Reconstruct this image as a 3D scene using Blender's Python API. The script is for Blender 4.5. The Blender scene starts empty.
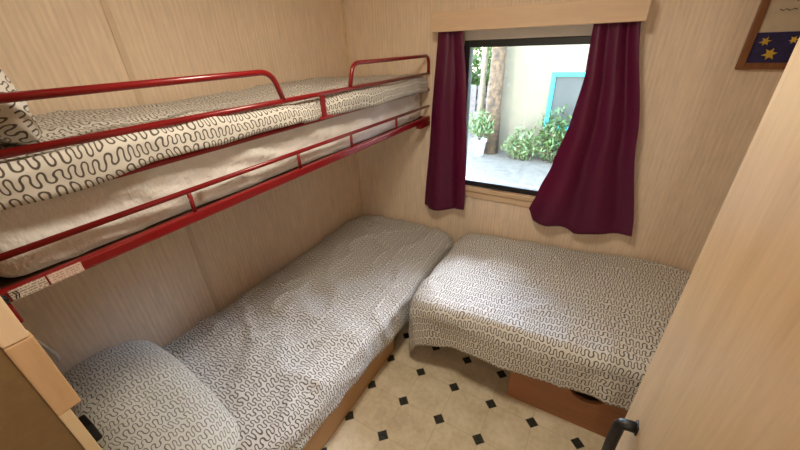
import bpy, bmesh, math, random
from mathutils import Vector, Matrix, noise
random.seed(7)
C = bpy.context.scene.collection
PI = math.pi

# ------------------------------------------------------------------ helpers
def link(name, bm, mat=None, parent=None, smooth=False, mods=()):
    me = bpy.data.meshes.new(name)
    bmesh.ops.recalc_face_normals(bm, faces=bm.faces)
    bm.to_mesh(me); bm.free()
    o = bpy.data.objects.new(name, me); C.objects.link(o)
    if mat:
        for m in (mat if isinstance(mat, (list, tuple)) else [mat]): me.materials.append(m)
    if parent:
        o.parent = parent
        o.location = -Vector(parent.location) if parent.parent is None else (0, 0, 0)      # meshes are written in world metres
        o.matrix_parent_inverse = Matrix()
    if smooth:
        for p in me.polygons: p.use_smooth = True
    return o

def tag(o, label, cat, group=None):
    o['label'] = label; o['category'] = cat
    if group: o['group'] = group
    return o

def thing(name, label, cat, loc, group=None):
    o = bpy.data.objects.new(name, None); C.objects.link(o)
    o.location = loc; o.empty_display_size = .05
    return tag(o, label, cat, group)

def struct(name, bm, mat, parent=None, smooth=False):
    o = link(name, bm, mat, parent, smooth)
    o['kind'] = 'structure'
    return o

def box(bm, x0, x1, y0, y1, z0, z1, bev=0, seg=2, mi=0):
    r = bmesh.ops.create_cube(bm, size=1)
    vs = r['verts']
    for v in vs:
        v.co = Vector((x0 + (v.co.x + .5) * (x1 - x0), y0 + (v.co.y + .5) * (y1 - y0), z0 + (v.co.z + .5) * (z1 - z0)))
    fs = set(f for v in vs for f in v.link_faces)
    for f in fs: f.material_index = mi
    if bev:
        es = list(set(e for v in vs for e in v.link_edges))
        bmesh.ops.bevel(bm, geom=es, offset=bev, segments=seg, affect='EDGES', profile=.5)
    return bm

def BX(*a, **k):
    return box(bmesh.new(), *a, **k)

def fillet(pts, r, n=6):
    pts = [Vector(p) for p in pts]
    out = [pts[0]]
    for a, b, c in zip(pts, pts[1:], pts[2:]):
        d1 = (a - b); d2 = (c - b)
        rr = min(r, d1.length * .49, d2.length * .49)
        p1 = b + d1.normalized() * rr; p2 = b + d2.normalized() * rr
        for i in range(n + 1):
            t = i / n
            out.append(p1 * (1 - t) ** 2 + b * 2 * t * (1 - t) + p2 * t * t)
    out.append(pts[-1])
    return out

def tube(bm, pts, r, n=12, taper=None):
    pts = [Vector(p) for p in pts]
    rings = []; up = None
    for i, p in enumerate(pts):
        if i == 0: d = pts[1] - p
        elif i == len(pts) - 1: d = p - pts[i - 1]
        else: d = (pts[i + 1] - p).normalized() + (p - pts[i - 1]).normalized()
        d.normalize()
        if up is None:
            up = Vector((0, 0, 1)) if abs(d.z) < .9 else Vector((1, 0, 0))
        s = d.cross(up).normalized(); up = s.cross(d).normalized()
        rr = r if taper is None else r * (taper[0] + (taper[1] - taper[0]) * i / (len(pts) - 1))
        rings.append([bm.verts.new(p + (s * math.cos(2 * PI * k / n) + up * math.sin(2 * PI * k / n)) * rr) for k in range(n)])
    for a, b in zip(rings, rings[1:]):
        for k in range(n):
            bm.faces.new((a[k], a[(k + 1) % n], b[(k + 1) % n], b[k]))
    bm.faces.new(rings[0]); bm.faces.new(rings[-1])
    return bm

def TB(*a, **k):
    return tube(bmesh.new(), *a, **k)

def lathe(bm, prof, c, n=24):
    rings = [[bm.verts.new((c[0] + r * math.cos(2 * PI * k / n), c[1] + r * math.sin(2 * PI * k / n), c[2] + z)) for k in range(n)] for r, z in prof]
    for a, b in zip(rings, rings[1:]):
        for k in range(n):
            bm.faces.new((a[k], a[(k + 1) % n], b[(k + 1) % n], b[k]))
    bm.faces.new(rings[0]); bm.faces.new(rings[-1])
    return bm

def fz(x, y, z=0, oct=3):
    return noise.fractal(Vector((x, y, z)), 1.0, 2.0, oct)

def grid_mesh(fn, us, vs, uvfn=None):
    bm = bmesh.new(); uvl = bm.loops.layers.uv.new('UVMap')
    g = [[bm.verts.new(fn(u, v)) for v in vs] for u in us]
    for i in range(len(us) - 1):
        for j in range(len(vs) - 1):
            f = bm.faces.new((g[i][j], g[i + 1][j], g[i + 1][j + 1], g[i][j + 1]))
            for lp, (a, b) in zip(f.loops, ((i, j), (i + 1, j), (i + 1, j + 1), (i, j + 1))):
                lp[uvl].uv = uvfn(us[a], vs[b]) if uvfn else (us[a], vs[b])
    return bm

def lin(a, b, n): return [a + (b - a) * i / n for i in range(n + 1)]
def lerp(a, b, t): return a + (b - a) * t
def interp(x, tab):
    if x <= tab[0][0]: return tab[0][1]
    for (x0, y0), (x1, y1) in zip(tab, tab[1:]):
        if x <= x1:
            t = (x - x0) / (x1 - x0); t = t * t * (3 - 2 * t) * .5 + t * .5
            return y0 + (y1 - y0) * t
    return tab[-1][1]

# ------------------------------------------------------------------ materials
def rgb(r, g, b):
    f = lambda c: (c / 255 / 12.92) if c / 255 <= .04045 else ((c / 255 + .055) / 1.055) ** 2.4
    return (f(r), f(g), f(b), 1)

class NT:
    def __init__(s, name):
        s.m = bpy.data.materials.new(name); s.m.use_nodes = True
        s.t = s.m.node_tree; s.n = s.t.nodes; s.n.clear()
        s.out = s.n.new('ShaderNodeOutputMaterial')
    def node(s, typ, **kw):
        n = s.n.new(typ)
        for k, v in kw.items():
            if k.startswith('i_'): s.put(n.inputs[k[2:].replace('_', ' ')], v)
            else: setattr(n, k, v)
        return n
    def put(s, sock, v):
        if hasattr(v, 'is_output') or isinstance(v, bpy.types.NodeSocket): s.t.links.new(v, sock)
        else: sock.default_value = v
    def math(s, op, a, b=None, c=None):
        n = s.n.new('ShaderNodeMath'); n.operation = op
        for i, v in enumerate((a, b, c)):
            if v is not None: s.put(n.inputs[i], v)
        return n.outputs[0]
    def mix(s, fac, a, b):
        n = s.n.new('ShaderNodeMix'); n.data_type = 'RGBA'
        s.put(n.inputs['Factor'], fac); s.put(n.inputs[6], a); s.put(n.inputs[7], b)
        return n.outputs[2]
    def noise(s, vec, scale, detail=3, rough=.5, dim='3D'):
        n = s.n.new('ShaderNodeTexNoise'); n.noise_dimensions = dim
        if vec is not None: s.put(n.inputs['Vector'], vec)
        n.inputs['Scale'].default_value = scale; n.inputs['Detail'].default_value = detail; n.inputs['Roughness'].default_value = rough
        return n.outputs['Fac']
    def ramp(s, fac, stops):
        n = s.n.new('ShaderNodeValToRGB'); s.put(n.inputs[0], fac)
        while len(n.color_ramp.elements) < len(stops): n.color_ramp.elements.new(.5)
        for e, (p, c) in zip(n.color_ramp.elements, stops): e.position = p; e.color = c
        return n.outputs[0]
    def obj(s): return s.node('ShaderNodeTexCoord').outputs['Object']
    def pos(s): return s.node('ShaderNodeNewGeometry').outputs['Position']
    def uv(s): return s.node('ShaderNodeTexCoord').outputs['UV']
    def scaled(s, vec, sc):
        n = s.n.new('ShaderNodeMapping'); s.put(n.inputs['Vector'], vec); n.inputs['Scale'].default_value = sc
        return n.outputs[0]
    def sep(s, vec):
        n = s.n.new('ShaderNodeSeparateXYZ'); s.put(n.inputs[0], vec); return n.outputs
    def comb(s, x, y, z=0.):
        n = s.n.new('ShaderNodeCombineXYZ')
        for i, v in enumerate((x, y, z)): s.put(n.inputs[i], v)
        return n.outputs[0]
    def bump(s, h, strength=.2, dist=.002):
        n = s.n.new('ShaderNodeBump'); s.put(n.inputs['Height'], h)
        n.inputs['Strength'].default_value = strength; n.inputs['Distance'].default_value = dist
        return n.outputs[0]
    def bsdf(s, color, rough=.5, normal=None, **kw):
        b = s.n.new('ShaderNodeBsdfPrincipled'); s.put(b.inputs['Base Color'], color); s.put(b.inputs['Roughness'], rough)
        if normal is not None: s.put(b.inputs['Normal'], normal)
        for k, v in kw.items(): s.put(b.inputs[k.replace('_', ' ')], v)
        s.t.links.new(b.outputs[0], s.out.inputs[0]); return b

def m_plain(name, c, rough=.5, spread=.06, scale=18, bump=.0, **kw):
    t = NT(name); v = t.noise(t.pos(), scale, 3)
    lo = tuple(x * (1 - spread) for x in c[:3]) + (1,); hi = tuple(min(1, x * (1 + spread)) for x in c[:3]) + (1,)
    nrm = t.bump(t.noise(t.pos(), scale * 6, 2), bump, .002) if bump else None
    t.bsdf(t.ramp(v, [(.3, lo), (.7, hi)]), rough, nrm, **kw); return t.m

def m_wallpaper(name, c, horiz):
    """ribbed, faintly streaked wall panel; horiz = 0 (runs along x) or 1 (runs along y)"""
    t = NT(name); s = t.sep(t.pos()); h = s[horiz]
    st = t.noise(t.comb(t.math('MULTIPLY', h, 1.0), 0., t.math('MULTIPLY', s[2], .06)), 95, 3, .6)
    st2 = t.noise(t.comb(h, 3., t.math('MULTIPLY', s[2], .5)), 22, 3, .6)
    rib = t.math('SINE', t.math('ADD', t.math('MULTIPLY', h, 2 * PI / .019), t.math('MULTIPLY', st2, 5.)))
    v = t.math('ADD', t.math('MULTIPLY', st, .6), t.math('MULTIPLY', st2, .3))
    v = t.math('ADD', v, t.math('MULTIPLY', rib, .04))
    lo = tuple(x * .86 for x in c[:3]) + (1,); hi = tuple(min(1, x * 1.1) for x in c[:3]) + (1,)
    t.bsdf(t.ramp(v, [(.3, lo), (.62, hi)]), .5, t.bump(rib, .12, .0012)); return t.m

def m_wood(name, c1, c2, axis=2, scale=1., rough=.4, swirl=.3):
    t = NT(name); p = t.pos()
    sc = [9., 9., 9.]; sc[axis] = 1.1
    q = t.scaled(p, tuple(x * scale for x in sc))
    n1 = t.noise(q, 2.2, 4, .55)
    n2 = t.noise(q, 12, 3, .6)
    w = t.math('SINE', t.math('MULTIPLY', n1, 26.))
    f = t.math('ADD', t.math('MULTIPLY', n1, .55), t.math('ADD', t.math('MULTIPLY', w, swirl * .16), t.math('MULTIPLY', n2, .4)))
    t.bsdf(t.ramp(f, [(.3, c1), (.68, c2)]), rough, t.bump(n2, .04, .001)); return t.m

def m_fabric(name, base, line, half=.0018, period=.0225, pitch=.036):
    """printed cotton: rows of meandering loops, drawn from the distance to an implicit curve"""
    t = NT(name); uv = t.uv()
    nz = t.node('ShaderNodeTexNoise'); t.put(nz.inputs['Vector'], uv); nz.inputs['Scale'].default_value = 14; nz.inputs['Detail'].default_value = 1
    wob = t.node('ShaderNodeVectorMath', operation='MULTIPLY_ADD')
    t.put(wob.inputs[0], nz.outputs['Color']); wob.inputs[1].default_value = (.034, .030, 0); t.put(wob.inputs[2], uv)
    s = t.sep(wob.outputs[0]); u, v = s[0], s[1]
    vr = t.math('DIVIDE', v, pitch); j = t.math('FLOOR', vr)
    A = pitch * .5 * .74
    Y = t.math('MULTIPLY', t.math('SUBTRACT', t.math('SUBTRACT', vr, j), .5), 2 / .74)
    wn = t.node('ShaderNodeTexWhiteNoise', noise_dimensions='1D'); t.put(wn.inputs['W'], j)
    k = 2 * PI / period
    th = t.math('ADD', t.math('MULTIPLY', u, k), t.math('MULTIPLY', wn.outputs['Value'], 6.283))
    lown = t.noise(t.comb(u, j), 9, 1)
    th = t.math('ADD', th, t.math('MULTIPLY', lown, 4.))
    Y = t.math('MULTIPLY', Y, t.math('ADD', .72, t.math('MULTIPLY', t.noise(t.comb(u, t.math('MULTIPLY', j, 3.7)), 26, 1), .6)))
    be = 1.6
    Y2 = t.math('MULTIPLY', Y, Y)
    lhs = t.math('MULTIPLY', Y, t.math('ADD', 1. - be, t.math('MULTIPLY', Y2, be)))
    F = t.math('SUBTRACT', lhs, t.math('SINE', th))
    dY = t.math('DIVIDE', t.math('ADD', 1. - be, t.math('MULTIPLY', Y2, 3 * be)), A)
    dT = t.math('MULTIPLY', t.math('COSINE', th), k)
    gr = t.math('ADD', t.math('SQRT', t.math('ADD', t.math('MULTIPLY', dY, dY), t.math('MULTIPLY', dT, dT))), 12.)
    d = t.math('DIVIDE', t.math('ABSOLUTE', F), gr)
    mr = t.node('ShaderNodeMapRange', interpolation_type='SMOOTHSTEP'); t.put(mr.inputs[0], d)
    mr.inputs[1].default_value = half * .75; mr.inputs[2].default_value = half * 1.3; mr.inputs[3].default_value = 1; mr.inputs[4].default_value = 0
    weave = t.noise(uv, 900, 2)
    wr = t.noise(uv, 16, 4, .6)
    b1 = t.bump(t.math('ADD', t.math('MULTIPLY', wr, 1.), t.math('MULTIPLY', weave, .04)), .5, .010)
    t.bsdf(t.mix(mr.outputs[0], base, line), .85, b1, Sheen_Weight=.15)
    return t.m

def m_sheet(name, c):
    t = NT(name); p = t.pos()
    wr = t.noise(t.scaled(p, (1, 1, .55)), 13, 4, .6)
    t.bsdf(c, .8, t.bump(wr, 1., .022), Sheen_Weight=.1); return t.m

def m_floor(name):
    t = NT(name); s = t.sep(t.pos()); P = .190
    fx = t.math('SUBTRACT', t.math('FRACT', t.math('ADD', t.math('DIVIDE', t.math('ADD', s[0], .748), P), 100.5)), .5)
    fy = t.math('SUBTRACT', t.math('FRACT', t.math('ADD', t.math('DIVIDE', t.math('SUBTRACT', s[1], 1.094), P), 100.5)), .5)
    ax = t.math('ABSOLUTE', fx); ay = t.math('ABSOLUTE', fy)
    dia = t.math('ADD', ax, ay)
    dot = t.math('LESS_THAN', dia, .150)
    rim = t.math('LESS_THAN', dia, .168)
    gl = t.math('LESS_THAN', t.math('MINIMUM', ax, ay), .008)
    grout = t.math('MAXIMUM', gl, rim)
    marb = t.noise(t.pos(), 7, 5, .62); fine = t.noise(t.pos(), 45, 3, .6)
    base = t.ramp(t.math('ADD', t.math('MULTIPLY', marb, .65), t.math('MULTIPLY', fine, .35)), [(.32, rgb(192, 178, 148)), (.5, rgb(214, 202, 174)), (.68, rgb(230, 220, 196))])
    c = t.mix(t.math('MULTIPLY', grout, .45), base, rgb(170, 152, 122))
    dk = t.ramp(t.noise(t.pos(), 90, 3), [(.35, rgb(20, 20, 18)), (.75, rgb(62, 66, 56))])
    c = t.mix(dot, c, dk)
    t.bsdf(c, t.math('ADD', .32, t.math('MULTIPLY', fine, .15)), t.bump(t.math('SUBTRACT', 1., grout), .15, .0008)); return t.m

def m_velvet(name, c, trans=.16):
    t = NT(name); p = t.pos()
    fib = t.noise(t.scaled(p, (60, 60, 3)), 6, 3)
    col = t.ramp(fib, [(.3, tuple(x * .8 for x in c[:3]) + (1,)), (.7, tuple(x * 1.15 for x in c[:3]) + (1,))])
    b = t.bsdf(col, .42, t.bump(fib, .08, .001), Sheen_Weight=.1, Sheen_Roughness=.4)
    b.inputs['Sheen Tint'].default_value = rgb(220, 90, 130)
    tr = t.node('ShaderNodeBsdfTranslucent'); tr.inputs[0].default_value = rgb(190, 26, 84)
    mx = t.node('ShaderNodeMixShader'); mx.inputs[0].default_value = trans
    t.t.links.new(b.outputs[0], mx.inputs[1]); t.t.links.new(tr.outputs[0], mx.inputs[2]); t.t.links.new(mx.outputs[0], t.out.inputs[0])
    return t.m

def m_glass(name):
    t = NT(name)
    tr = t.node('ShaderNodeBsdfTransparent'); tr.inputs[0].default_value = (.96, .98, .97, 1)
    gl = t.node('ShaderNodeBsdfGlossy'); gl.inputs['Roughness'].default_value = .02
    fr = t.node('ShaderNodeFresnel'); fr.inputs[0].default_value = 1.45
    mx = t.node('ShaderNodeMixShader')
    t.t.links.new(fr.outputs[0], mx.inputs[0]); t.t.links.new(tr.outputs[0], mx.inputs[1]); t.t.links.new(gl.outputs[0], mx.inputs[2])
    t.t.links.new(mx.outputs[0], t.out.inputs[0]); return t.m

def m_leaf(name, c1, c2):
    t = NT(name)
    oi = t.noise(t.pos(), 14, 2)
    col = t.ramp(oi, [(.35, c1), (.65, c2)])
    b = t.bsdf(col, .5)
    tr = t.node('ShaderNodeBsdfTranslucent'); t.put(tr.inputs[0], col)
    mx = t.node('ShaderNodeMixShader'); mx.inputs[0].default_value = .35
    t.t.links.new(b.outputs[0], mx.inputs[1]); t.t.links.new(tr.outputs[0], mx.inputs[2]); t.t.links.new(mx.outputs[0], t.out.inputs[0])
    return t.m

def m_emit(name, c, st):
    t = NT(name); e = t.node('ShaderNodeEmission'); e.inputs[0].default_value = c; e.inputs[1].default_value = st
    t.t.links.new(e.outputs[0], t.out.inputs[0]); return t.m

def m_sticker(name, ink):
    t = NT(name); s = t.sep(t.pos())
    lines = t.math('GREATER_THAN', t.math('FRACT', t.math('MULTIPLY', s[2], 190.)), .45)
    words = t.math('GREATER_THAN', t.noise(t.comb(t.math('MULTIPLY', s[1], 260.), t.math('FLOOR', t.math('MULTIPLY', s[2], 190.))), 1., 2), .47)
    f = t.math('MULTIPLY', lines, words)
    t.bsdf(t.mix(t.math('MULTIPLY', f, .6), rgb(228, 216, 204), ink), .4); return t.m

WALL_C = rgb(238, 217, 191)
M_WL = m_wallpaper('wall_panel_along_y', WALL_C, 1)
M_WF = m_wallpaper('wall_panel_along_x', WALL_C, 0)
M_CEIL = m_plain('ceiling_white', rgb(242, 238, 230), .7, .02)
M_FLOOR = m_floor('octagon_vinyl')
M_RED = m_plain('red_enamel', rgb(130, 9, 17), .3, .04, 30, Coat_Weight=.3)
M_BLACK = m_plain('black_plastic', rgb(9, 9, 10), .45)
M_SHEET = m_sheet('white_sheet', rgb(230, 229, 225))
M_FAB = m_fabric('meander_print_cotton', rgb(212, 209, 201), rgb(84, 76, 68))
M_FABP = m_fabric('meander_print_pillow', rgb(214, 213, 202), rgb(104, 97, 88), .0014)
M_FABL = m_fabric('meander_print_fine', rgb(206, 204, 197), rgb(80, 72, 64), .0019, .0225, .035)
M_PANEL = m_wood('brown_chipboard', rgb(150, 104, 68), rgb(172, 122, 80), 1, .8, .5, .1)
M_PANELX = m_wood('brown_chipboard_across', rgb(150, 100, 66), rgb(170, 117, 78), 0, .8, .5, .1)
M_PANELL = m_wood('tan_chipboard', rgb(178, 138, 92), rgb(196, 156, 108), 1, .8, .5, .1)
M_SHADEW = m_wood('shade_dark_plywood', rgb(70, 50, 36), rgb(88, 64, 46), 1, .8, .6, .1)  # board darkened in colour to stand in for the shaded gap below the mattress
M_OAK = m_wood('beech_door', rgb(176, 144, 108), rgb(198, 168, 132), 2, 1., .38, .15)
M_PELM = m_wood('pale_pelmet', rgb(214, 184, 150), rgb(228, 200, 166), 0, 1., .5, .1)
M_CREAM = m_plain('cream_laminate', rgb(226, 204, 166), .45, .03)
M_CLOSET = m_plain('tan_board', rgb(128, 104, 68), .6, .06, 60, .1)
M_BLOCK = m_wood('orange_wood', rgb(200, 164, 124), rgb(214, 180, 140), 2, 1.4, .45, .1)
M_LIGHTW = m_wood('light_wood', rgb(236, 208, 172), rgb(242, 218, 184), 2, 1.4, .45, .1)
M_VELVET = m_velvet('burgundy_satin', rgb(94, 8, 58))
M_GLASS = m_glass('window_glass')
M_RUBBER = m_plain('black_window_frame', rgb(26, 28, 30), .4)
M_WHITE = m_plain('white_plastic', rgb(232, 228, 220), .4, .03)
M_SLAT = m_wood('pale_slats', rgb(196, 160, 116), rgb(214, 182, 138), 0, 1., .5, .1)

# ------------------------------------------------------------------ dimensions (metres, camera at the origin of the plan)
XL, XR, YF, YN, ZC = -1.54, 1.25, 1.984, -1.1, 2.15
WX0, WX1, WZ0, WZ1 = -.735, -.075, .735, 1.558      # window opening

# ------------------------------------------------------------------ the room
struct('floor', BX(XL, XR, YN, YF, -.05, 0), M_FLOOR)
struct('ceiling', BX(XL, XR, YN, YF, ZC, ZC + .05), M_CEIL)
bm = BX(XL - .06, XL, YN, YF + .06, 0, ZC)
struct('wall_left', bm, M_WL)
struct('wall_right', BX(XR, XR + .06, YN, YF + .06, 0, ZC), M_WL)
struct('wall_near', BX(XL, XR, YN - .06, YN, 0, ZC), M_WF)
bm = bmesh.new()
box(bm, XL, WX0, YF, YF + .06, 0, ZC); box(bm, WX1, XR, YF, YF + .06, 0, ZC)
box(bm, WX0, WX1, YF, YF + .06, 0, WZ0); box(bm, WX0, WX1, YF, YF + .06, WZ1, ZC)
struct('wall_far', bm, M_WF)
t_seam = NT('seam_strip'); t_seam.bsdf(t_seam.mix(t_seam.noise(t_seam.pos(), 30), rgb(216, 194, 164), rgb(226, 204, 176)), .5)
struct('trim_1', BX(XL, XL + .0035, .672, .694, 0, ZC, bev=.0012, seg=1), t_seam.m)
struct('trim_2', BX(XL, XL + .012, YF - .012, YF, 0, ZC, bev=.004), M_CREAM)

# window
win = bpy.data.objects.new('window_1', None); C.objects.link(win); win.location = ((WX0 + WX1) / 2, YF, WZ0); win['kind'] = 'structure'
def ring(bm, x0, x1, z0, z1, w, y0, y1, bev=.003):
    box(bm, x0, x0 + w, y0, y1, z0, z1, bev); box(bm, x1 - w, x1, y0, y1, z0, z1, bev)
    box(bm, x0 + w, x1 - w, y0, y1, z0, z0 + w, bev); box(bm, x0 + w, x1 - w, y0, y1, z1 - w, z1, bev)
    return bm
link('window_frame', ring(bmesh.new(), WX0, WX1, WZ0, WZ1, .034, YF - .004, YF + .055), M_RUBBER, win)
link('pane', BX(WX0 + .03, WX1 - .03, YF + .028, YF + .033, WZ0 + .03, WZ1 - .03), M_GLASS, win)
bm = bmesh.new()
box(bm, WX0 - .03, WX1 + .03, YF - .022, YF, WZ0 - .032, WZ0 - .002, .004)
box(bm, WX0 - .03, WX1 + .03, YF - .012, YF, WZ0 - .075, WZ0 - .036, .003)
link('sill', bm, M_PELM, win)
link('head_trim', BX(WX0 - .03, WX1 + .03, YF - .012, YF, WZ1 + .002, WZ1 + .05, .003), M_WHITE, win)
bm = bmesh.new(); box(bm, -.52, -.42, YF - .012, YF - .004, WZ0 + .006, WZ0 + .020, .002); tube(bm, [(-.5, YF - .02, WZ0 + .013), (-.44, YF - .02, WZ0 + .013)], .004)
link('latch', bm, M_RUBBER, win)

# ------------------------------------------------------------------ draped cloth
def drape(x0, x1, y0, y1, corner, r, top, drop, flare, disp, step=.016, seed=0., along='y', ends=None):
    """A duvet laid over a rounded rectangle x0..x1, y0..y1.  drop(side) = how far it hangs per side (xm, xp, ym, yp)."""
    xm, xp, ym, yp = drop; dmul = ends or (lambda a, b: 1.)
    ix0, ix1, iy0, iy1 = x0 + r, x1 - r, y0 + r, y1 - r          # fold line
    us = lin(ix0 - xm, ix1 + xp, max(8, int((ix1 - ix0 + xm + xp) / step)))
    vs = lin(iy0 - ym, iy1 + yp, max(8, int((iy1 - iy0 + ym + yp) / step)))
    c = max(.001, corner - r)
    def fn(a, b):
        # nearest point on the inner rounded rectangle
        qx = min(max(a, ix0 + c), ix1 - c); qy = min(max(b, iy0 + c), iy1 - c)
        ex, ey = a - qx, b - qy
        L = math.hypot(ex, ey)
        if L <= c: px, py, d, nx, ny = a, b, 0., 0., 0.
        else:
            nx, ny = ex / L, ey / L
            px, py, d = qx + nx * c, qy + ny * c, L - c
        # limit the hang at the corners
        lim = (xp if nx > 0 else xm) * nx * nx + (yp if ny > 0 else ym) * ny * ny if d > 0 else 0
        if d > 0:
            both = min(1, 2 * abs(nx * ny))
            d = min(d, lim * (1 + .18 * both)) * dmul(px, py)
        th = min(d / r, PI / 2)
        rest = max(0., d - r * PI / 2)
        fl = flare(px, py, nx, ny)
        out = r * math.sin(th) + rest * fl
        dn = r * (1 - math.cos(th)) + rest * math.sqrt(max(.1, 1 - fl * fl))
        z = top(px + nx * out, py + ny * out) - dn
        P = Vector((px + nx * out, py + ny * out, z))
        N = Vector((nx * math.sin(th), ny * math.sin(th), math.cos(th)))
        return P + N * disp(a, b, d)
    uvf = (lambda a, b: (b + seed, a)) if along == 'y' else (lambda a, b: (a + seed, b))
    return grid_mesh(fn, us, vs, uvf)

def cloth(name, bm, mat, th=.012):
    o = link(name, bm, mat, None, True)
    m = o.modifiers.new('thickness', 'SOLIDIFY'); m.thickness = th; m.offset = -1
    return o

def creases(a, b, s):
    w = .010 * fz(a * 2.2 + s, b * 2.2, s) + .006 * fz(a * 6 + s, b * 4.5, s + 4)
    q = fz(a * 3.1 - b * 1.6 + s, (a + b) * 2.3, s + 9, 2)
    return w + .009 * max(0., 1 - abs(q) * 7)

# ------------------------------------------------------------------ upper bunk
XB = -.945
bunk = thing('bunk_bed_frame', 'red tubular steel upper bunk frame fixed along the left wall', 'bunk bed', (XB, 1.0, 1.123))
YB0, YB1 = .03, 1.978
def TP(name, pts, r, rad=.05, n=12):
    return link(name, TB(fillet(pts, rad), r, n), M_RED, bunk, True)
TP('top_rail', [(XB, YB0, 1.396), (XB, YB1, 1.394)], .0085)
TP('guard_rail', [(XB, YB0, 1.4885), (XB, .815, 1.4885), (XB, .846, 1.396)], .0088, .045)
TP('guard_rail', [(XB, 1.213, 1.396), (XB, 1.245, 1.489), (XB, 1.972, 1.489), (XB, 1.972, 1.394)], .0088, .04)
TP('mattress_rail', [(XB, YB0, 1.306), (XB, YB1, 1.306)], .0075)
TP('mattress_rail', [(XB, YB0, 1.215), (XB, YB1, 1.212)], .0072)
link('side_rail', BX(XB - .011, XB + .011, YB0, YB1, 1.125, 1.153, .005), M_RED, bunk)
for y in (.452, .867, 1.187, 1.582):
    link('post', TB([(XB, y, 1.15), (XB, y, 1.214)], .006, 10), M_RED, bunk, True)
link('post', BX(XB - .004, XB + .006, 1.024, 1.046, 1.306, 1.396, .002), M_RED, bunk)
link('rear_rail', BX(XL + .005, XL + .025, YB0, YB1, 1.123, 1.156, .005), M_RED, bunk)
for y in (YB0 + .01, YB1 - .025):
    link('end_rail', BX(XL + .025, XB - .012, y, y + .02, 1.125, 1.150, .004), M_RED, bunk)
link('bed_board', BX(XL + .026, XB - .045, YB0 + .03, YB1 - .03, 1.128, 1.140, .002), M_SHADEW, bunk)
bm = BX(XB - .02, XB + .012, 1.845, 1.978, 1.096, 1.122, .004)
link('wall_bracket', bm, M_RED, bunk)
link('drop_bracket', BX(XB - .011, XB + .010, .030, .058, 1.075, 1.124, .004), M_RED, bunk)
bm = lathe(bmesh.new(), [(.001, 0), (.011, 0), (.011, .008), (.008, .012), (.001, .012)], (0, 0, 0), 16)
bm.transform(Matrix.Translation((XB + .0105, .048, 1.140)) @ Matrix.Rotation(PI / 2, 4, 'Y'))
o = link('bolt', bm, M_BLACK, bunk, True); o['label'] = 'black bolt head'
st = link('sticker', BX(XB + .0112, XB + .0124, .062, .118, 1.1275, 1.151, .0004, 1), m_sticker('sticker_black_print', rgb(40, 30, 30)), bunk)
st['label'] = 'white sticker with black print'
bm = bmesh.new()
for yy, zz in ((.070, 1.139), (.0745, 1.139)):
    bm2 = tube(bm, [(XB + .0128, yy - .003, zz + .008), (XB + .0128, yy, zz), (XB + .0128, yy - .003, zz - .009)], .0009, 6)
link('sticker_symbol', bm, M_BLACK, st)
st = link('sticker', BX(XB + .0112, XB + .0124, .121, .179, 1.1275, 1.151, .0004, 1), m_sticker('sticker_red_print', rgb(190, 80, 80)), bunk)
st['label'] = 'white sticker with pale red print'

# bunk mattress: slab with a wrinkled fitted sheet
def slab(name, x0, x1, y0, y1, z0, z1, r, mat, amp, seed, step=.022):
    prof = []
    n = 5
    for k in range(n + 1):
        a = -PI / 2 + PI / 2 * k / n; prof.append((-r + r * math.cos(a), z0 + r + r * math.sin(a)))
    for z in lin(z0 + r, z1 - r, max(2, int((z1 - z0 - 2 * r) / step)))[1:-1]: prof.append((0, z))
    for k in range(n + 1):
        a = PI / 2 * k / n; prof.append((-r + r * math.cos(a), z1 - r + r * math.sin(a)))
    # perimeter
    per = []; R = .05
    def arc(cx, cy, a0):
        for k in range(7):
            a = a0 + PI / 2 * k / 6; per.append((cx, cy, math.cos(a), math.sin(a)))
    def run(p, q, nx, ny):
        L = math.dist(p, q)
        for t in lin(0, 1, int(L / step))[1:-1]: per.append((lerp(p[0], q[0], t), lerp(p[1], q[1], t), nx, ny))
    arc(x1 - R, y1 - R, 0); run((x1 - R, y1 - R), (x0 + R, y1 - R), 0, 1)
    arc(x0 + R, y1 - R, PI / 2); run((x0 + R, y1 - R), (x0 + R, y0 + R), -1, 0)
    arc(x0 + R, y0 + R, PI); run((x0 + R, y0 + R), (x1 - R, y0 + R), 0, -1)
    arc(x1 - R, y0 + R, 3 * PI / 2); run((x1 - R, y0 + R), (x1 - R, y1 - R), 1, 0)
    bm = bmesh.new(); rings = []
    for off, z in prof:
        rg = []
        for cx, cy, nx, ny in per:
            w = 0
            if off > -r * .9:
                w = amp * (fz(cy * 5 + z * 9, cx * 5 + z * 7, seed) + .8 * max(0, 1 - 6 * abs(fz(cy * 4 + z * 12, cx * 4 - z * 9, seed + 5, 2))) - .5)
            rr = R + off + w
            rg.append(bm.verts.new((cx + nx * rr, cy + ny * rr, z)))
        rings.append(rg)
    N = len(per)
    for a, b in zip(rings, rings[1:]):
        for k in range(N): bm.faces.new((a[k], a[(k + 1) % N], b[(k + 1) % N], b[k]))
    bm.faces.new(rings[0]); bm.faces.new(rings[-1])
    return link(name, bm, mat, None, True)
tag(slab('mattress', XL + .015, XB - .022, .06, 1.955, 1.142, 1.345, .03, M_SHEET, .009, 3., .013), 'white sheeted mattress lying inside the red upper bunk frame', 'mattress')

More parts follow.
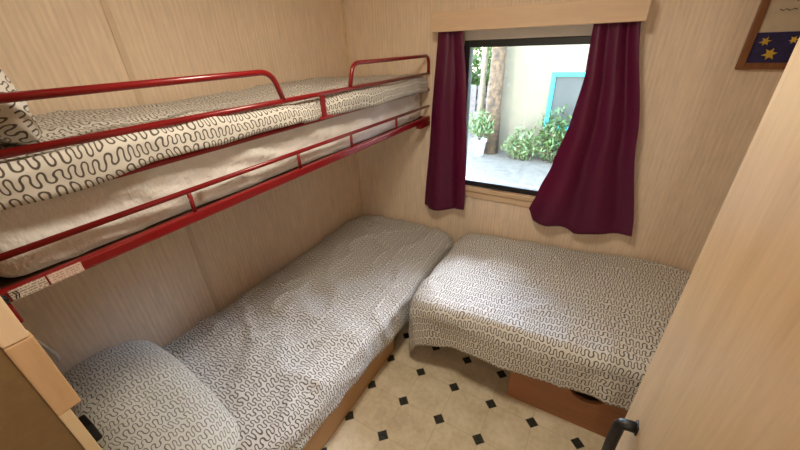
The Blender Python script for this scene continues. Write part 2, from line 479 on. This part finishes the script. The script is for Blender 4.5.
def bunk_top(x, y):
    return interp(y, [(0, 1.392), (.5, 1.390), (1.0, 1.384), (1.25, 1.392), (1.95, 1.384)]) + .012 * fz(x * 3, y * 3, 2.) - .01 * max(0, (x + 1.05) / .1) * (1 if y > .9 else .5)
def bunk_disp(a, b, d):
    pinch = math.exp(-((b - 1.035) / .06) ** 2)
    s = creases(a, b, 21.) * .8
    if d > .01: s += -.016 * pinch + .006 * fz(b * 6, a * 3, 8.)
    return s
bd = cloth('duvet', drape(XL + .012, -.926, .055, 1.962, .06, .035, bunk_top, (.03, .105, .03, .05), lambda *a: 0., bunk_disp, .014, .3, 'y', lambda x, y: interp(y, [(0, 1.02), (.25, .98), (.4, .86), (.6, .88), (.75, .78), (1.0, .78), (1.2, .9), (1.9, .9)]) if x > -1.2 else 1.), M_FAB, .010)
tag(bd, 'grey squiggle print duvet on the red upper bunk', 'duvet')

def pillow(name, size, mat, label, loc, rot, seed, rnd=.12):
    a, b, t = size
    bm = bmesh.new(); uvl = bm.loops.layers.uv.new('UVMap'); n = 30
    def P(u, v, sgn):
        fu = 1 - abs(u) ** 3.2; fv = 1 - abs(v) ** 3.2
        h = t * (max(0, fu) * max(0, fv)) ** .55
        ku = lerp(1, math.sqrt(1 - v * v / 2), rnd); kv = lerp(1, math.sqrt(1 - u * u / 2), rnd)
        w = .010 * fz(u * 2.4 + seed, v * 2.4, seed + sgn) + .005 * fz(u * 6 + seed, v * 6, seed + sgn * 3)
        e = min(1, h / (t * .4))
        return Vector((u * a * ku, v * b * kv, sgn * h + w * e))
    for sgn in (1, -1):
        us = lin(-1, 1, n)
        g = [[None] * (n + 1) for _ in range(n + 1)]
        for i, u in enumerate(us):
            for j, v in enumerate(us):
                g[i][j] = bm.verts.new(P(math.sin(u * PI / 2), math.sin(v * PI / 2), sgn))
        for i in range(n):
            for j in range(n):
                f = bm.faces.new((g[i][j], g[i + 1][j], g[i + 1][j + 1], g[i][j + 1]))
                for lp, (p, q) in zip(f.loops, ((i, j), (i + 1, j), (i + 1, j + 1), (i, j + 1))):
                    lp[uvl].uv = (math.sin(us[q] * PI / 2) * b * 1.08 + seed, math.sin(us[p] * PI / 2) * a * 1.08 + sgn)
    bmesh.ops.remove_doubles(bm, verts=bm.verts, dist=.0008)
    o = link(name, bm, mat, None, True)
    o.location = loc; o.rotation_euler = rot
    return o
tag(pillow('pillow', (.26, .19, .07), M_FAB, '', (-1.215, .150, 1.555), (math.radians(110), math.radians(0), math.radians(6)), 3., .4),
    'squiggle print pillow standing upright at the near end of the red upper bunk', 'pillow')

# ------------------------------------------------------------------ left lower bed
lb = thing('bed_base', 'brown board bed base standing below the red bunk', 'bed base', (-1.15, 1.0, 0))
link('side_panel', BX(-.778, -.760, .03, 1.16, .0, .235, .002), M_PANELL, lb)
link('end_panel', BX(XL + .004, -.778, 1.142, 1.160, .0, .235, .002), M_PANELX, lb)
link('end_panel', BX(XL + .004, -.778, .03, .048, .0, .235, .002), M_PANELX, lb)
link('platform', BX(XL + .004, -.745, .03, 1.965, .235, .253, .002), M_SLAT, lb)
link('leg', BX(-.80, -.76, 1.90, 1.94, 0, .235, .003), M_SLAT, lb)
link('leg', BX(XL + .004, XL + .044, 1.90, 1.94, 0, .235, .003), M_SLAT, lb)
def l_top(x, y):
    t = (x - XL) / .83
    z = .372 + .030 * math.sin(PI * min(1, max(0, t)) ** .9)
    z += interp(y, [(0, .0), (.3, .0), (1.2, .004), (1.8, .004), (2, -.004)])
    return z
def l_hang(px, py, nx, ny):
    return 0.02 + .05 * max(0, fz(py * 3, 2., 4.)) + .10 * max(0, (.9 - py)) * .4
ld = cloth('duvet', drape(XL + .006, -.705, .03, 1.972, .13, .06, l_top, (.05, .225, .05, .20), l_hang, lambda a, b, d: creases(a, b, 5.) * (1.7 if d < .03 else .9) + (.008 * fz(b * 5, a * 2, 3.) if d > .09 else 0), .014, 0., 'y', lambda x, y: interp(y, [(0, .66), (.4, .68), (.65, .74), (1.0, .90), (1.2, 1.)]) if x > -1.2 else 1.), M_FABL, .012)
tag(ld, 'grey squiggle print duvet on the low bed along the left wall', 'duvet')
lm = slab('mattress', XL + .03, -.775, .05, 1.93, .254, .322, .025, M_SHEET, .001, 9., .04)
tag(lm, 'thin mattress under the duvet of the low bed along the left wall', 'mattress')
tag(pillow('pillow', (.365, .168, .080), M_FABP, '', (-1.172, .186, .456), (math.radians(-10), math.radians(8), math.radians(-3)), 8., .45),
    'plump squiggle print pillow lying on the low bed beside the tan closet', 'pillow')

# ------------------------------------------------------------------ right bed
rb = thing('bed_base', 'brown board bed base with a hand hole standing under the window bed', 'bed base', (.3, 1.5, 0))
# front panel with a half-oval hand hole cut in its top edge
def front_panel():
    x0, x1, z1 = -.125, 1.235, .262
    pts = [(x0, 0), (x1, 0), (x1, z1)]
    cx, rx, rz = .190, .085, .098
    for k in range(13):
        a = PI * k / 12; pts.append((cx + rx * math.cos(a), z1 - rz * math.sin(a)))
    pts.append((x0, z1))
    bm = bmesh.new(); f = [bm.verts.new((x, 1.178, z)) for x, z in pts]; bk = [bm.verts.new((x, 1.196, z)) for x, z in pts]
    bm.faces.new(f); bm.faces.new(bk[::-1]); n = len(pts)
    for k in range(n): bm.faces.new((f[k], f[(k + 1) % n], bk[(k + 1) % n], bk[k]))
    return bm
link('front_panel', front_panel(), M_PANELX, rb)
link('end_panel', BX(-.125, -.107, 1.196, 1.965, 0, .262, .002), M_PANEL, rb)
link('end_panel', BX(1.217, 1.235, 1.196, 1.965, 0, .262, .002), M_PANEL, rb)
link('platform', BX(-.60, 1.235, 1.165, 1.972, .264, .282, .002), M_SLAT, rb)
link('leg', BX(-.59, -.55, 1.92, 1.96, 0, .264, .003), M_SLAT, rb)
rm = slab('mattress', -.62, 1.225, 1.18, 1.955, .283, .40, .025, M_SHEET, .001, 12., .04)
tag(rm, 'mattress under the duvet of the window bed', 'mattress')
def r_top(x, y):
    z = interp(x, [(-.7, .418), (-.5, .436), (-.2, .455), (.1, .468), (.4, .488), (1.2, .50)])
    t = (y - 1.12) / .85
    z += .012 * math.sin(PI * min(1, max(0, t)))
    z += .012 * math.exp(-((x - .35) / .2) ** 2) * t
    return z
def r_hang(px, py, nx, ny):
    return .05 + .05 * fz(px * 3, py * 3, 6.)
def r_disp(a, b, d):
    s = creases(a, b, 33.) * .9
    if d > .09: s += .014 * fz(a * 4.5, 1.3, 2.) - .012 * math.exp(-((a + .42) / .10) ** 2) * min(1, (d - .09) / .1)
    return s
rd = cloth('duvet', drape(-.66, 1.238, 1.122, 1.975, .10, .06, r_top, (.30, .225, .03, .05), r_hang, r_disp, .014, .7, 'x'), M_FAB, .012) if False else \
     cloth('duvet', drape(-.665, 1.238, 1.122, 1.972, .10, .06, r_top, (.27, .03, .235, .06), r_hang, r_disp, .014, .7, 'x', lambda x, y: 1.28 - .28 * min(1, max(0, (x + .62) / .30))), M_FAB, .012)
tag(rd, 'grey squiggle print duvet hanging over the bed under the window', 'duvet')

# ------------------------------------------------------------------ curtains and pelmet
YP = 1.872
pel = thing('pelmet', 'pale wood pelmet box above the window and curtains', 'pelmet', (-.41, YF, 1.6))
link('front_board', BX(-.885, .072, YP, YP + .016, 1.602, 1.692, .003), M_PELM, pel)
link('top_board', BX(-.885, .072, YP + .016, YF, 1.676, 1.692, .002), M_PELM, pel)
link('end_board', BX(-.885, -.869, YP + .016, YF, 1.602, 1.676, .002), M_PELM, pel)
link('end_board', BX(.056, .072, YP + .016, YF, 1.602, 1.676, .002), M_PELM, pel)
cr = thing('curtain_rail', 'thin white curtain rail under the pelmet above the window', 'curtain rail', (-.41, 1.93, 1.61))
link('track', BX(-.866, .052, 1.930, 1.942, 1.640, 1.655, .003), M_WHITE, cr)
for x in (-.75, -.41, -.05): link('mount', BX(x - .012, x + .012, 1.936, YF, 1.655, 1.664, .002), M_WHITE, cr)

def curtain(name, left, right, bottom, ztop, folds, amp, seed, yc):
    us = lin(0, 1, 90); vs = lin(0, 1, 60)
    def fn(u, v):
        zb = interp(u, bottom); z = lerp(ztop, zb, v)
        xl = interp(v, left); xr = interp(v, right)
        uu = u + .03 * math.sin(2 * PI * u * 2 + seed)
        x = lerp(xl, xr, uu)
        A = amp * (.55 + .75 * v)
        ph = 2 * PI * folds * (uu + .05 * math.sin(v * 2.3 + seed)) + seed
        y = yc + A * math.sin(ph) + A * .25 * math.sin(ph * .55 + 1.3 + v) + .004 * fz(u * 3, v * 2, seed)
        x += A * .35 * math.cos(ph)
        return Vector((x, y, z))
    bm = grid_mesh(fn, us, vs)
    o = link(name, bm, M_VELVET, None, True)
    m = o.modifiers.new('thickness', 'SOLIDIFY'); m.thickness = .0025; m.offset = 0
    return o
K = 1.915 / 1.984
lc = curtain('curtain', [(0, -.900 * K), (.5, -.945 * K), (1, -.995 * K)], [(0, -.752 * K), (.3, -.715 * K), (.75, -.69 * K), (1, -.685 * K)],
             [(0, 1.55 - 1.025 * K), (.12, 1.55 - 1.03 * K), (.2, 1.55 - 1.04 * K), (.7, 1.55 - 1.02 * K), (1, 1.55 - .99 * K)], 1.628, 1.6, .015, 1.0, 1.917)
tag(lc, 'narrow straight burgundy curtain at the left of the window beside the bunk', 'curtain', None)
rc = curtain('curtain', [(0, -.125 * K), (.25, -.118 * K), (.45, -.140 * K), (.7, -.195 * K), (.88, -.25 * K), (1, -.285 * K)],
             [(0, .048 * K), (.5, .16 * K), (1, .262 * K)],
             [(0, 1.55 - .915 * K), (.12, 1.55 - .975 * K), (.25, 1.55 - .985 * K), (.32, 1.55 - .98 * K), (.5, 1.55 - 1.015 * K), (.75, 1.55 - .98 * K), (1, 1.55 - .95 * K)], 1.628, 2.3, .016, 2.2, 1.917)
tag(rc, 'wide flared burgundy curtain at the right of the window', 'curtain', None)

# ------------------------------------------------------------------ picture on the far wall
pic = thing('framed_picture', 'brown framed picture of yellow stars on dark blue hanging at the upper right', 'picture', (.57, YF, 1.42))
px0, px1, pz0, pz1 = .422, .742, 1.418, 1.80
M_FRAME = m_wood('frame_wood', rgb(120, 76, 46), rgb(150, 100, 64), 2, 1.5, .4, .1)
link('picture_frame', ring(bmesh.new(), px0, px1, pz0, pz1, .024, YF - .020, YF - .001, .003), M_FRAME, pic)
cv = link('canvas', BX(px0 + .022, px1 - .022, YF - .012, YF - .002, pz0 + .022, pz1 - .022), m_plain('paper', rgb(205, 190, 166), .7, .08, 25), pic)
sky = link('blue_panel', BX(px0 + .024, px1 - .024, YF - .0135, YF - .012, pz0 + .024, pz0 + .128), m_plain('navy_paint', rgb(38, 34, 84), .6, .35, 40), cv)
M_STAR = m_plain('yellow_paint', rgb(214, 176, 60), .6, .1)
def star(cx, cz, r):
    bm = bmesh.new(); y = YF - .0137
    pts = []
    for k in range(12):
        rr = r * (1 if k % 2 == 0 else .45) * (1 + .25 * fz(cx * 40 + k, cz * 30, 2.)); a = k * PI / 6 + .2
        pts.append((cx + rr * math.cos(a), cz + rr * math.sin(a)))
    f = [bm.verts.new((x, y, z)) for x, z in pts]; b = [bm.verts.new((x, y - .0012, z)) for x, z in pts]
    bm.faces.new(f); bm.faces.new(b[::-1])
    for k in range(12): bm.faces.new((f[k], f[(k + 1) % 12], b[(k + 1) % 12], b[k]))
    return bm
for cx, cz, r in ((.478, 1.515, .017), (.555, 1.518, .014), (.505, 1.472, .023), (.610, 1.478, .018), (.66, 1.52, .016)):
    link('star', star(cx, cz, r), M_STAR, cv)
bm = bmesh.new(); yy = YF - .0128
def stroke(p): tube(bm, [(x, yy, z) for x, z in p], .0014, 6)
stroke([(.520, 1.640), (.526, 1.672), (.533, 1.648), (.542, 1.674), (.547, 1.642)])
stroke([(.552, 1.643), (.556, 1.656), (.562, 1.643), (.568, 1.656), (.574, 1.644), (.582, 1.654), (.588, 1.644)])
stroke([(.598, 1.642), (.602, 1.672)]); stroke([(.610, 1.644), (.614, 1.656), (.620, 1.645), (.627, 1.657), (.632, 1.645), (.642, 1.652)])
stroke([(.482, 1.620), (.492, 1.615), (.500, 1.620), (.510, 1.614), (.522, 1.620), (.530, 1.616)])
link('handwriting', bm, m_plain('ink', rgb(50, 42, 48), .6), cv)

# ------------------------------------------------------------------ wardrobe at the right, beside the camera
wd = thing('wardrobe', 'tall pale beech wardrobe with a black bow handle at the right', 'wardrobe', (.5, .1, 0))
XD = .200
link('carcass', BX(XD + .022, .80, -.55, .690, .0, 2.08, .003), M_OAK, wd)
d1 = link('door', BX(XD, XD + .019, .10, .697, .07, 2.06, .002), M_OAK, wd)
def bow(y, z0, z1):
    bm = bmesh.new()
    pts = fillet([(XD - .0005, y, z1), (XD - .030, y, z1 - .004), (XD - .031, y, (z0 + z1) / 2), (XD - .030, y, z0 + .004), (XD - .0005, y, z0)], .022, 8)
    tube(bm, pts, .0118, 12)
    for z in (z0, z1): box(bm, XD - .004, XD - .0002, y - .012, y + .012, z - .012, z + .012, .0015, 1)
    return bm
h = link('handle', bow(.604, .695, .825), M_BLACK, d1, True); h['label'] = 'black bow handle'
d2 = link('door', BX(XD, XD + .019, -.54, .095, .07, 2.06, .002), M_OAK, wd)
h = link('handle', bow(.03, .712, .838), M_BLACK, d2, True); h['label'] = 'black bow handle'

# ------------------------------------------------------------------ closet at the lower left, beside the camera
XC = -.740
cl = thing('closet', 'tan board closet with pale edge strip at the lower left, beside the pillow', 'closet', (-1.1, -.3, 0))
link('side_panel', BX(XC - .018, XC, -.70, .008, 0, 2.10, .0008, 1), M_CLOSET, cl)
link('end_panel', BX(XL + .004, XC - .018, -.010, .008, 0, 2.10, .0008, 1), M_CLOSET, cl)
link('back_panel', BX(XL + .004, XC - .018, -.70, -.682, 0, 2.10, .0008, 1), M_CLOSET, cl)
link('top_panel', BX(XL + .004, XC - .018, -.682, -.010, 2.08, 2.10, .0008, 1), M_CLOSET, cl)
o = link('edge_strip', BX(XC - .018, XC + .002, .0085, .026, 0, .978, .002), M_CREAM, cl); o['label'] = 'cream edge strip'
o = link('catch_block', BX(XC - .030, XC + .003, .0085, .044, .978, 1.148, .003), M_BLOCK, cl); o['label'] = 'orange wood block'
o = link('upper_batten', BX(XC - .030, XC + .003, .0085, .041, 1.149, 2.10, .003), M_LIGHTW, cl); o['label'] = 'light wood batten'

# small things by the pillow
bx = thing('wall_socket', 'small black plastic socket box between pillow and closet edge strip', 'socket', (-1.0, .009, .685))
link('housing', BX(-1.03, -.97, .0085, .050, .655, .715, .005), M_BLACK, bx)
bm = bmesh.new()
for x in (-1.01, -.99): tube(bm, [(x, .0495, .685), (x, .0515, .685)], .003, 8)
link('contact', bm, M_WHITE, bx)
cd = link('cord', TB([Vector(p) for p in fillet([(-1.5, .010, .775), (-1.5, .060, .765), (-1.5, .086, .713), (-1.49, .100, .65), (-1.492, .106, .625), (-1.494, .102, .600)], .03, 8)], .0055, 8), M_WHITE, None, True)
tag(cd, 'thin white cord hanging behind the pillow of the low bed', 'cord')

# ------------------------------------------------------------------ ceiling lamp behind the camera
lp = thing('ceiling_light', 'round white ceiling light in the middle of the ceiling above the beds', 'ceiling light', (-.40, .72, ZC))
link('base', lathe(bmesh.new(), [(.001, -.001), (.16, -.001), (.16, -.02), (.15, -.025), (.001, -.025)], (-.40, .72, ZC), 40), M_WHITE, lp, True)
link('diffuser', lathe(bmesh.new(), [(.145, -.026), (.14, -.045), (.11, -.06), (.05, -.068), (.001, -.07)], (-.40, .72, ZC), 40), m_emit('lamp_glow', rgb(255, 226, 190), 3.), lp, True)
def area(name, loc, size, power, color, rot=(0, 0, 0), shape='DISK'):
    l = bpy.data.lights.new(name, 'AREA'); l.shape = shape; l.size = size; l.energy = power; l.color = color
    o = bpy.data.objects.new(name, l); C.objects.link(o); o.location = loc; o.rotation_euler = rot; return o
area('lamp_light', (-.40, .72, ZC - .075), .28, 6.6, (1.0, .88, .71))

wl = thing('fill_light', 'unseen round white fill light added on the entry wall behind the camera', 'fill light', (.0, YN, 1.5))  # added fill lamp for the bed fronts and the wall under the bunk
def disc_y(prof, c):
    bm = lathe(bmesh.new(), prof, (0, 0, 0), 32)
    bm.transform(Matrix.Translation(c) @ Matrix.Rotation(-PI / 2, 4, 'X')); return bm
link('base', disc_y([(.001, .001), (.10, .001), (.10, .014), (.09, .018), (.001, .018)], (.0, YN, 1.5)), M_WHITE, wl, True)
link('diffuser', disc_y([(.085, .019), (.08, .034), (.05, .045), (.001, .048)], (.0, YN, 1.5)), m_emit('fill_light_glow', rgb(255, 232, 204), 2.), wl, True)
area('fill_light_area', (.0, YN + .055, 1.5), .16, 3.2, (1.0, .88, .72), (PI / 2, 0, 0))

# ------------------------------------------------------------------ outside
GZ = -.25
t = NT('gravel'); n = t.noise(t.pos(), 9, 6, .7); n2 = t.noise(t.pos(), 70, 3)
t.bsdf(t.ramp(t.math('ADD', t.math('MULTIPLY', n, .6), t.math('MULTIPLY', n2, .4)), [(.35, rgb(58, 50, 38)), (.65, rgb(96, 87, 70))]), .9, t.bump(n2, .5, .02)); M_GRAV = t.m
g = struct('ground', BX(-14, 12, -16, 22, GZ - .1, GZ), M_GRAV)
YW = 6.3
bld = thing('house', 'cream rendered house wall with a turquoise framed window seen through the window', 'house', (1.5, YW, GZ))
wx0, wx1, wz0, wz1 = -.84, .25, .20, 1.09
M_STUCCO = m_plain('cream_render', rgb(100, 88, 66), .9, .08, 6, .3)
bm = bmesh.new()
box(bm, -1.62, wx0, YW, YW + .25, GZ, 2.9); box(bm, wx1, 5.0, YW, YW + .25, GZ, 2.9)
box(bm, wx0, wx1, YW, YW + .25, GZ, wz0); box(bm, wx0, wx1, YW, YW + .25, wz1, 2.9)
box(bm, -1.62, -1.37, YW + .25, YW + 4, GZ, 2.9)
link('wall', bm, M_STUCCO, bld)
M_TEAL = m_plain('turquoise_paint', rgb(20, 170, 175), .5, .06)
wf = link('window_frame', ring(bmesh.new(), wx0, wx1, wz0, wz1, .06, YW - .03, YW + .07, .004), M_TEAL, bld)
link('pane', BX(wx0 + .05, wx1 - .05, YW + .03, YW + .036, wz0 + .05, wz1 - .05), m_plain('dark_pane', rgb(46, 46, 40), .45, .3, 3), wf)
M_ROOF = m_plain('terracotta_tiles', rgb(170, 98, 70), .8, .2, 10)
link('roof', BX(-1.9, 5.2, YW - .45, YW + 4.2, 2.9, 3.02, .02), M_ROOF, bld)

M_BARK = m_plain('bark', rgb(74, 54, 32), .9, .7, 16, .9)
M_BARK2 = m_plain('pale_bark', rgb(110, 96, 74), .9, .25, 22, .5)
M_LEAF1 = m_leaf('leaf_mid', rgb(40, 62, 24), rgb(92, 112, 52))
M_LEAF2 = m_leaf('leaf_light', rgb(62, 84, 38), rgb(118, 130, 76))
def leaves(bm, c, rad, n, size, seed, shell=.35):
    rnd = random.Random(seed)
    for _ in range(n):
        d = Vector((rnd.gauss(0, 1), rnd.gauss(0, 1), rnd.gauss(0, 1))).normalized()
        k = rnd.uniform(shell, 1) * (1 + .25 * fz(d.x * 2 + seed, d.y * 2, d.z * 2))
        p = Vector((c[0] + d.x * rad[0] * k, c[1] + d.y * rad[1] * k, c[2] + d.z * rad[2] * k))
        if p.z < GZ + .02: continue
        s = size * rnd.uniform(.6, 1.3)
        q = Matrix.Rotation(rnd.uniform(0, 6.28), 3, 'Z') @ Matrix.Rotation(rnd.uniform(-1.2, 1.2), 3, 'X') @ Matrix.Rotation(rnd.uniform(-.8, .8), 3, 'Y')
        v = [p + q @ Vector(w) for w in ((0, -s, 0), (s * .32, -.2 * s, s * .10), (0, s, 0), (-s * .32, -.2 * s, s * .10))]
        vs = [bm.verts.new(x) for x in v]
        bm.faces.new((vs[0], vs[1], vs[2])); bm.faces.new((vs[0], vs[2], vs[3]))
    return bm
def shrub(name, label, c, rad, n, size, seed, mat, stems=5, group=None, cat='shrub'):
    r = thing(name, label, cat, (c[0], c[1], GZ), group)
    rnd = random.Random(seed); bm = bmesh.new()
    for _ in range(stems):
        e = Vector((c[0] + rnd.uniform(-.6, .6) * rad[0], c[1] + rnd.uniform(-.6, .6) * rad[1], c[2] + rnd.uniform(0, .7) * rad[2]))
        b = Vector((c[0] + rnd.uniform(-.1, .1), c[1] + rnd.uniform(-.1, .1), GZ))
        tube(bm, [b, b.lerp(e, .5) + Vector((rnd.uniform(-.05, .05), 0, .06)), e], .010, 6, (1, .4))
    link('stem', bm, M_BARK, r, True)
    link('foliage', leaves(bmesh.new(), c, rad, n, size, seed), mat, r)
    return r
shrub('shrub', 'leafy shrub beneath the turquoise window of the house', (-.62, 5.95, .18), (.34, .25, .46), 700, .055, 11, M_LEAF1)
shrub('shrub', 'low pale shrub in front of the cream house wall', (-1.10, 5.92, -.02), (.32, .22, .30), 480, .05, 12, M_LEAF2)
shrub('shrub', 'bushy shrub mostly hidden behind the flared curtain', (-.15, 5.9, .10), (.36, .25, .42), 500, .055, 13, M_LEAF1)
# potted plant
pp = thing('potted_plant', 'bushy green plant in a pale lilac pot beside the tree trunk', 'plant', (-1.80, 5.85, GZ))
link('pot', lathe(bmesh.new(), [(.001, 0), (.085, 0), (.12, .25), (.13, .25), (.13, .29), (.105, .29), (.10, .24), (.001, .24)], (-1.80, 5.85, GZ), 24), m_plain('lilac_pot', rgb(196, 196, 222), .5, .04), pp, True)
bm = bmesh.new()
for k in range(6):
    a = k * 1.05; tube(bm, [(-1.80, 5.85, GZ + .24), (-1.80 + .06 * math.cos(a), 5.85 + .06 * math.sin(a), GZ + .4), (-1.80 + .16 * math.cos(a), 5.85 + .16 * math.sin(a), GZ + .62)], .006, 6)
link('stem', bm, M_BARK, pp, True)
link('foliage', leaves(bmesh.new(), (-1.80, 5.85, .28), (.27, .24, .26), 420, .055, 21, .1), M_LEAF2, pp)
# tree beside the house corner
tr = thing('tree', 'brown tree trunk standing at the corner of the cream house', 'tree', (-1.68, 6.1, GZ))
bm = bmesh.new(); tube(bm, [(-1.66, 6.10, GZ), (-1.675, 6.10, .6), (-1.665, 6.1, 1.4), (-1.76, 6.08, 2.4), (-1.93, 6.05, 3.4), (-2.2, 6.0, 4.4)], .13, 16, (1.08, .55))
for e in ((-3.6, 5.4, 5.2), (-3.0, 6.9, 5.0), (-2.6, 6.0, 5.6), (-3.3, 6.2, 4.6)):
    tube(bm, [(-1.95, 6.05, 3.5), Vector((-1.95, 6.05, 3.5)).lerp(Vector(e), .5) + Vector((0, 0, .2)), e], .05, 8, (1, .3))
link('trunk', bm, M_BARK, tr, True)
bm = bmesh.new()
for i, (c, r) in enumerate((((-3.7, 5.5, 5.1), (1.0, .9, .7)), ((-3.0, 7.0, 5.0), (.9, .8, .6)), ((-2.7, 6.1, 5.5), (.9, .8, .6)), ((-3.5, 6.3, 4.6), (1., .9, .7)))):
    leaves(bm, c, r, 480, .13, 40 + i)
link('foliage', bm, M_LEAF1, tr)
ps = link('wooden_post', TB([(-1.97, 6.35, GZ), (-1.975, 6.35, 2.8)], .05, 12), M_BARK2, None, True)
tag(ps, 'slim pale wooden post left of the tree trunk outside', 'post')
# greenery further back, left of the house
for i, (c, r, lab) in enumerate((((-3.0, 9.0, 1.1), (1.1, .7, 1.3), 'sunlit light green tree crown behind the pale post'), ((-3.1, 8.3, .4), (.9, .45, .7), 'low dark hedge bush behind the potted plant'))):
    shrub('bush', lab, c, r, 1700, .12, 60 + i, (M_LEAF2, M_LEAF1)[i], cat='bush')
fn_ = thing('fence', 'grey board fence behind the potted plant outside', 'fence', (-2.8, 7.6, GZ))
for k in range(9): link('board', BX(-3.66 + k * .2, -3.66 + k * .2 + .17, 7.6, 7.62, GZ, .72, .004), m_plain('grey_board', rgb(92, 80, 72), .8, .2) if k == 0 else bpy.data.materials['grey_board'], fn_)
link('rail', BX(-3.66, -1.89, 7.62, 7.66, .35, .43), bpy.data.materials['grey_board'], fn_)

# ------------------------------------------------------------------ sky, sun
w = bpy.data.worlds.new('sky'); bpy.context.scene.world = w; w.use_nodes = True
nt = w.node_tree; nt.nodes.clear()
so = nt.nodes.new('ShaderNodeOutputWorld'); bg = nt.nodes.new('ShaderNodeBackground'); sk = nt.nodes.new('ShaderNodeTexSky')
sk.sky_type = 'NISHITA'; sk.sun_disc = False; sk.sun_elevation = math.radians(52); sk.sun_rotation = math.radians(15)
nt.links.new(sk.outputs[0], bg.inputs[0]); bg.inputs[1].default_value = 4.6
nt.links.new(bg.outputs[0], so.inputs[0])
sl = bpy.data.lights.new('sun', 'SUN'); sl.energy = 4; sl.angle = .009; sl.color = (1, .95, .86)
s = bpy.data.objects.new('sun', sl); C.objects.link(s)
s.rotation_euler = Vector((.35, .62, -.85)).to_track_quat('-Z', 'Y').to_euler(); s.location = (-2, -3, 8)

# ------------------------------------------------------------------ camera
F = 337.8359
R = ((0.866570, 0.209525, -0.452942), (0.497983, -0.422526, 0.757288), (-0.032709, -0.881800, -0.470488))
cam = bpy.data.cameras.new('camera'); co = bpy.data.objects.new('camera', cam); C.objects.link(co)
m = Matrix(((R[0][0], -R[0][1], -R[0][2]), (R[1][0], -R[1][1], -R[1][2]), (R[2][0], -R[2][1], -R[2][2])))
co.matrix_world = Matrix.Translation((0, 0, 1.55)) @ m.to_4x4()
cam.sensor_width = 36; cam.lens = F / 800 * 36; cam.clip_start = .01
sc = bpy.context.scene; sc.camera = co
sc.view_settings.view_transform = 'Standard'; sc.view_settings.look = 'None'; sc.view_settings.gamma = 1
sc.view_settings.exposure = 0.86
sc.cycles.max_bounces = 10; sc.cycles.diffuse_bounces = 6; sc.cycles.sample_clamp_indirect = 8
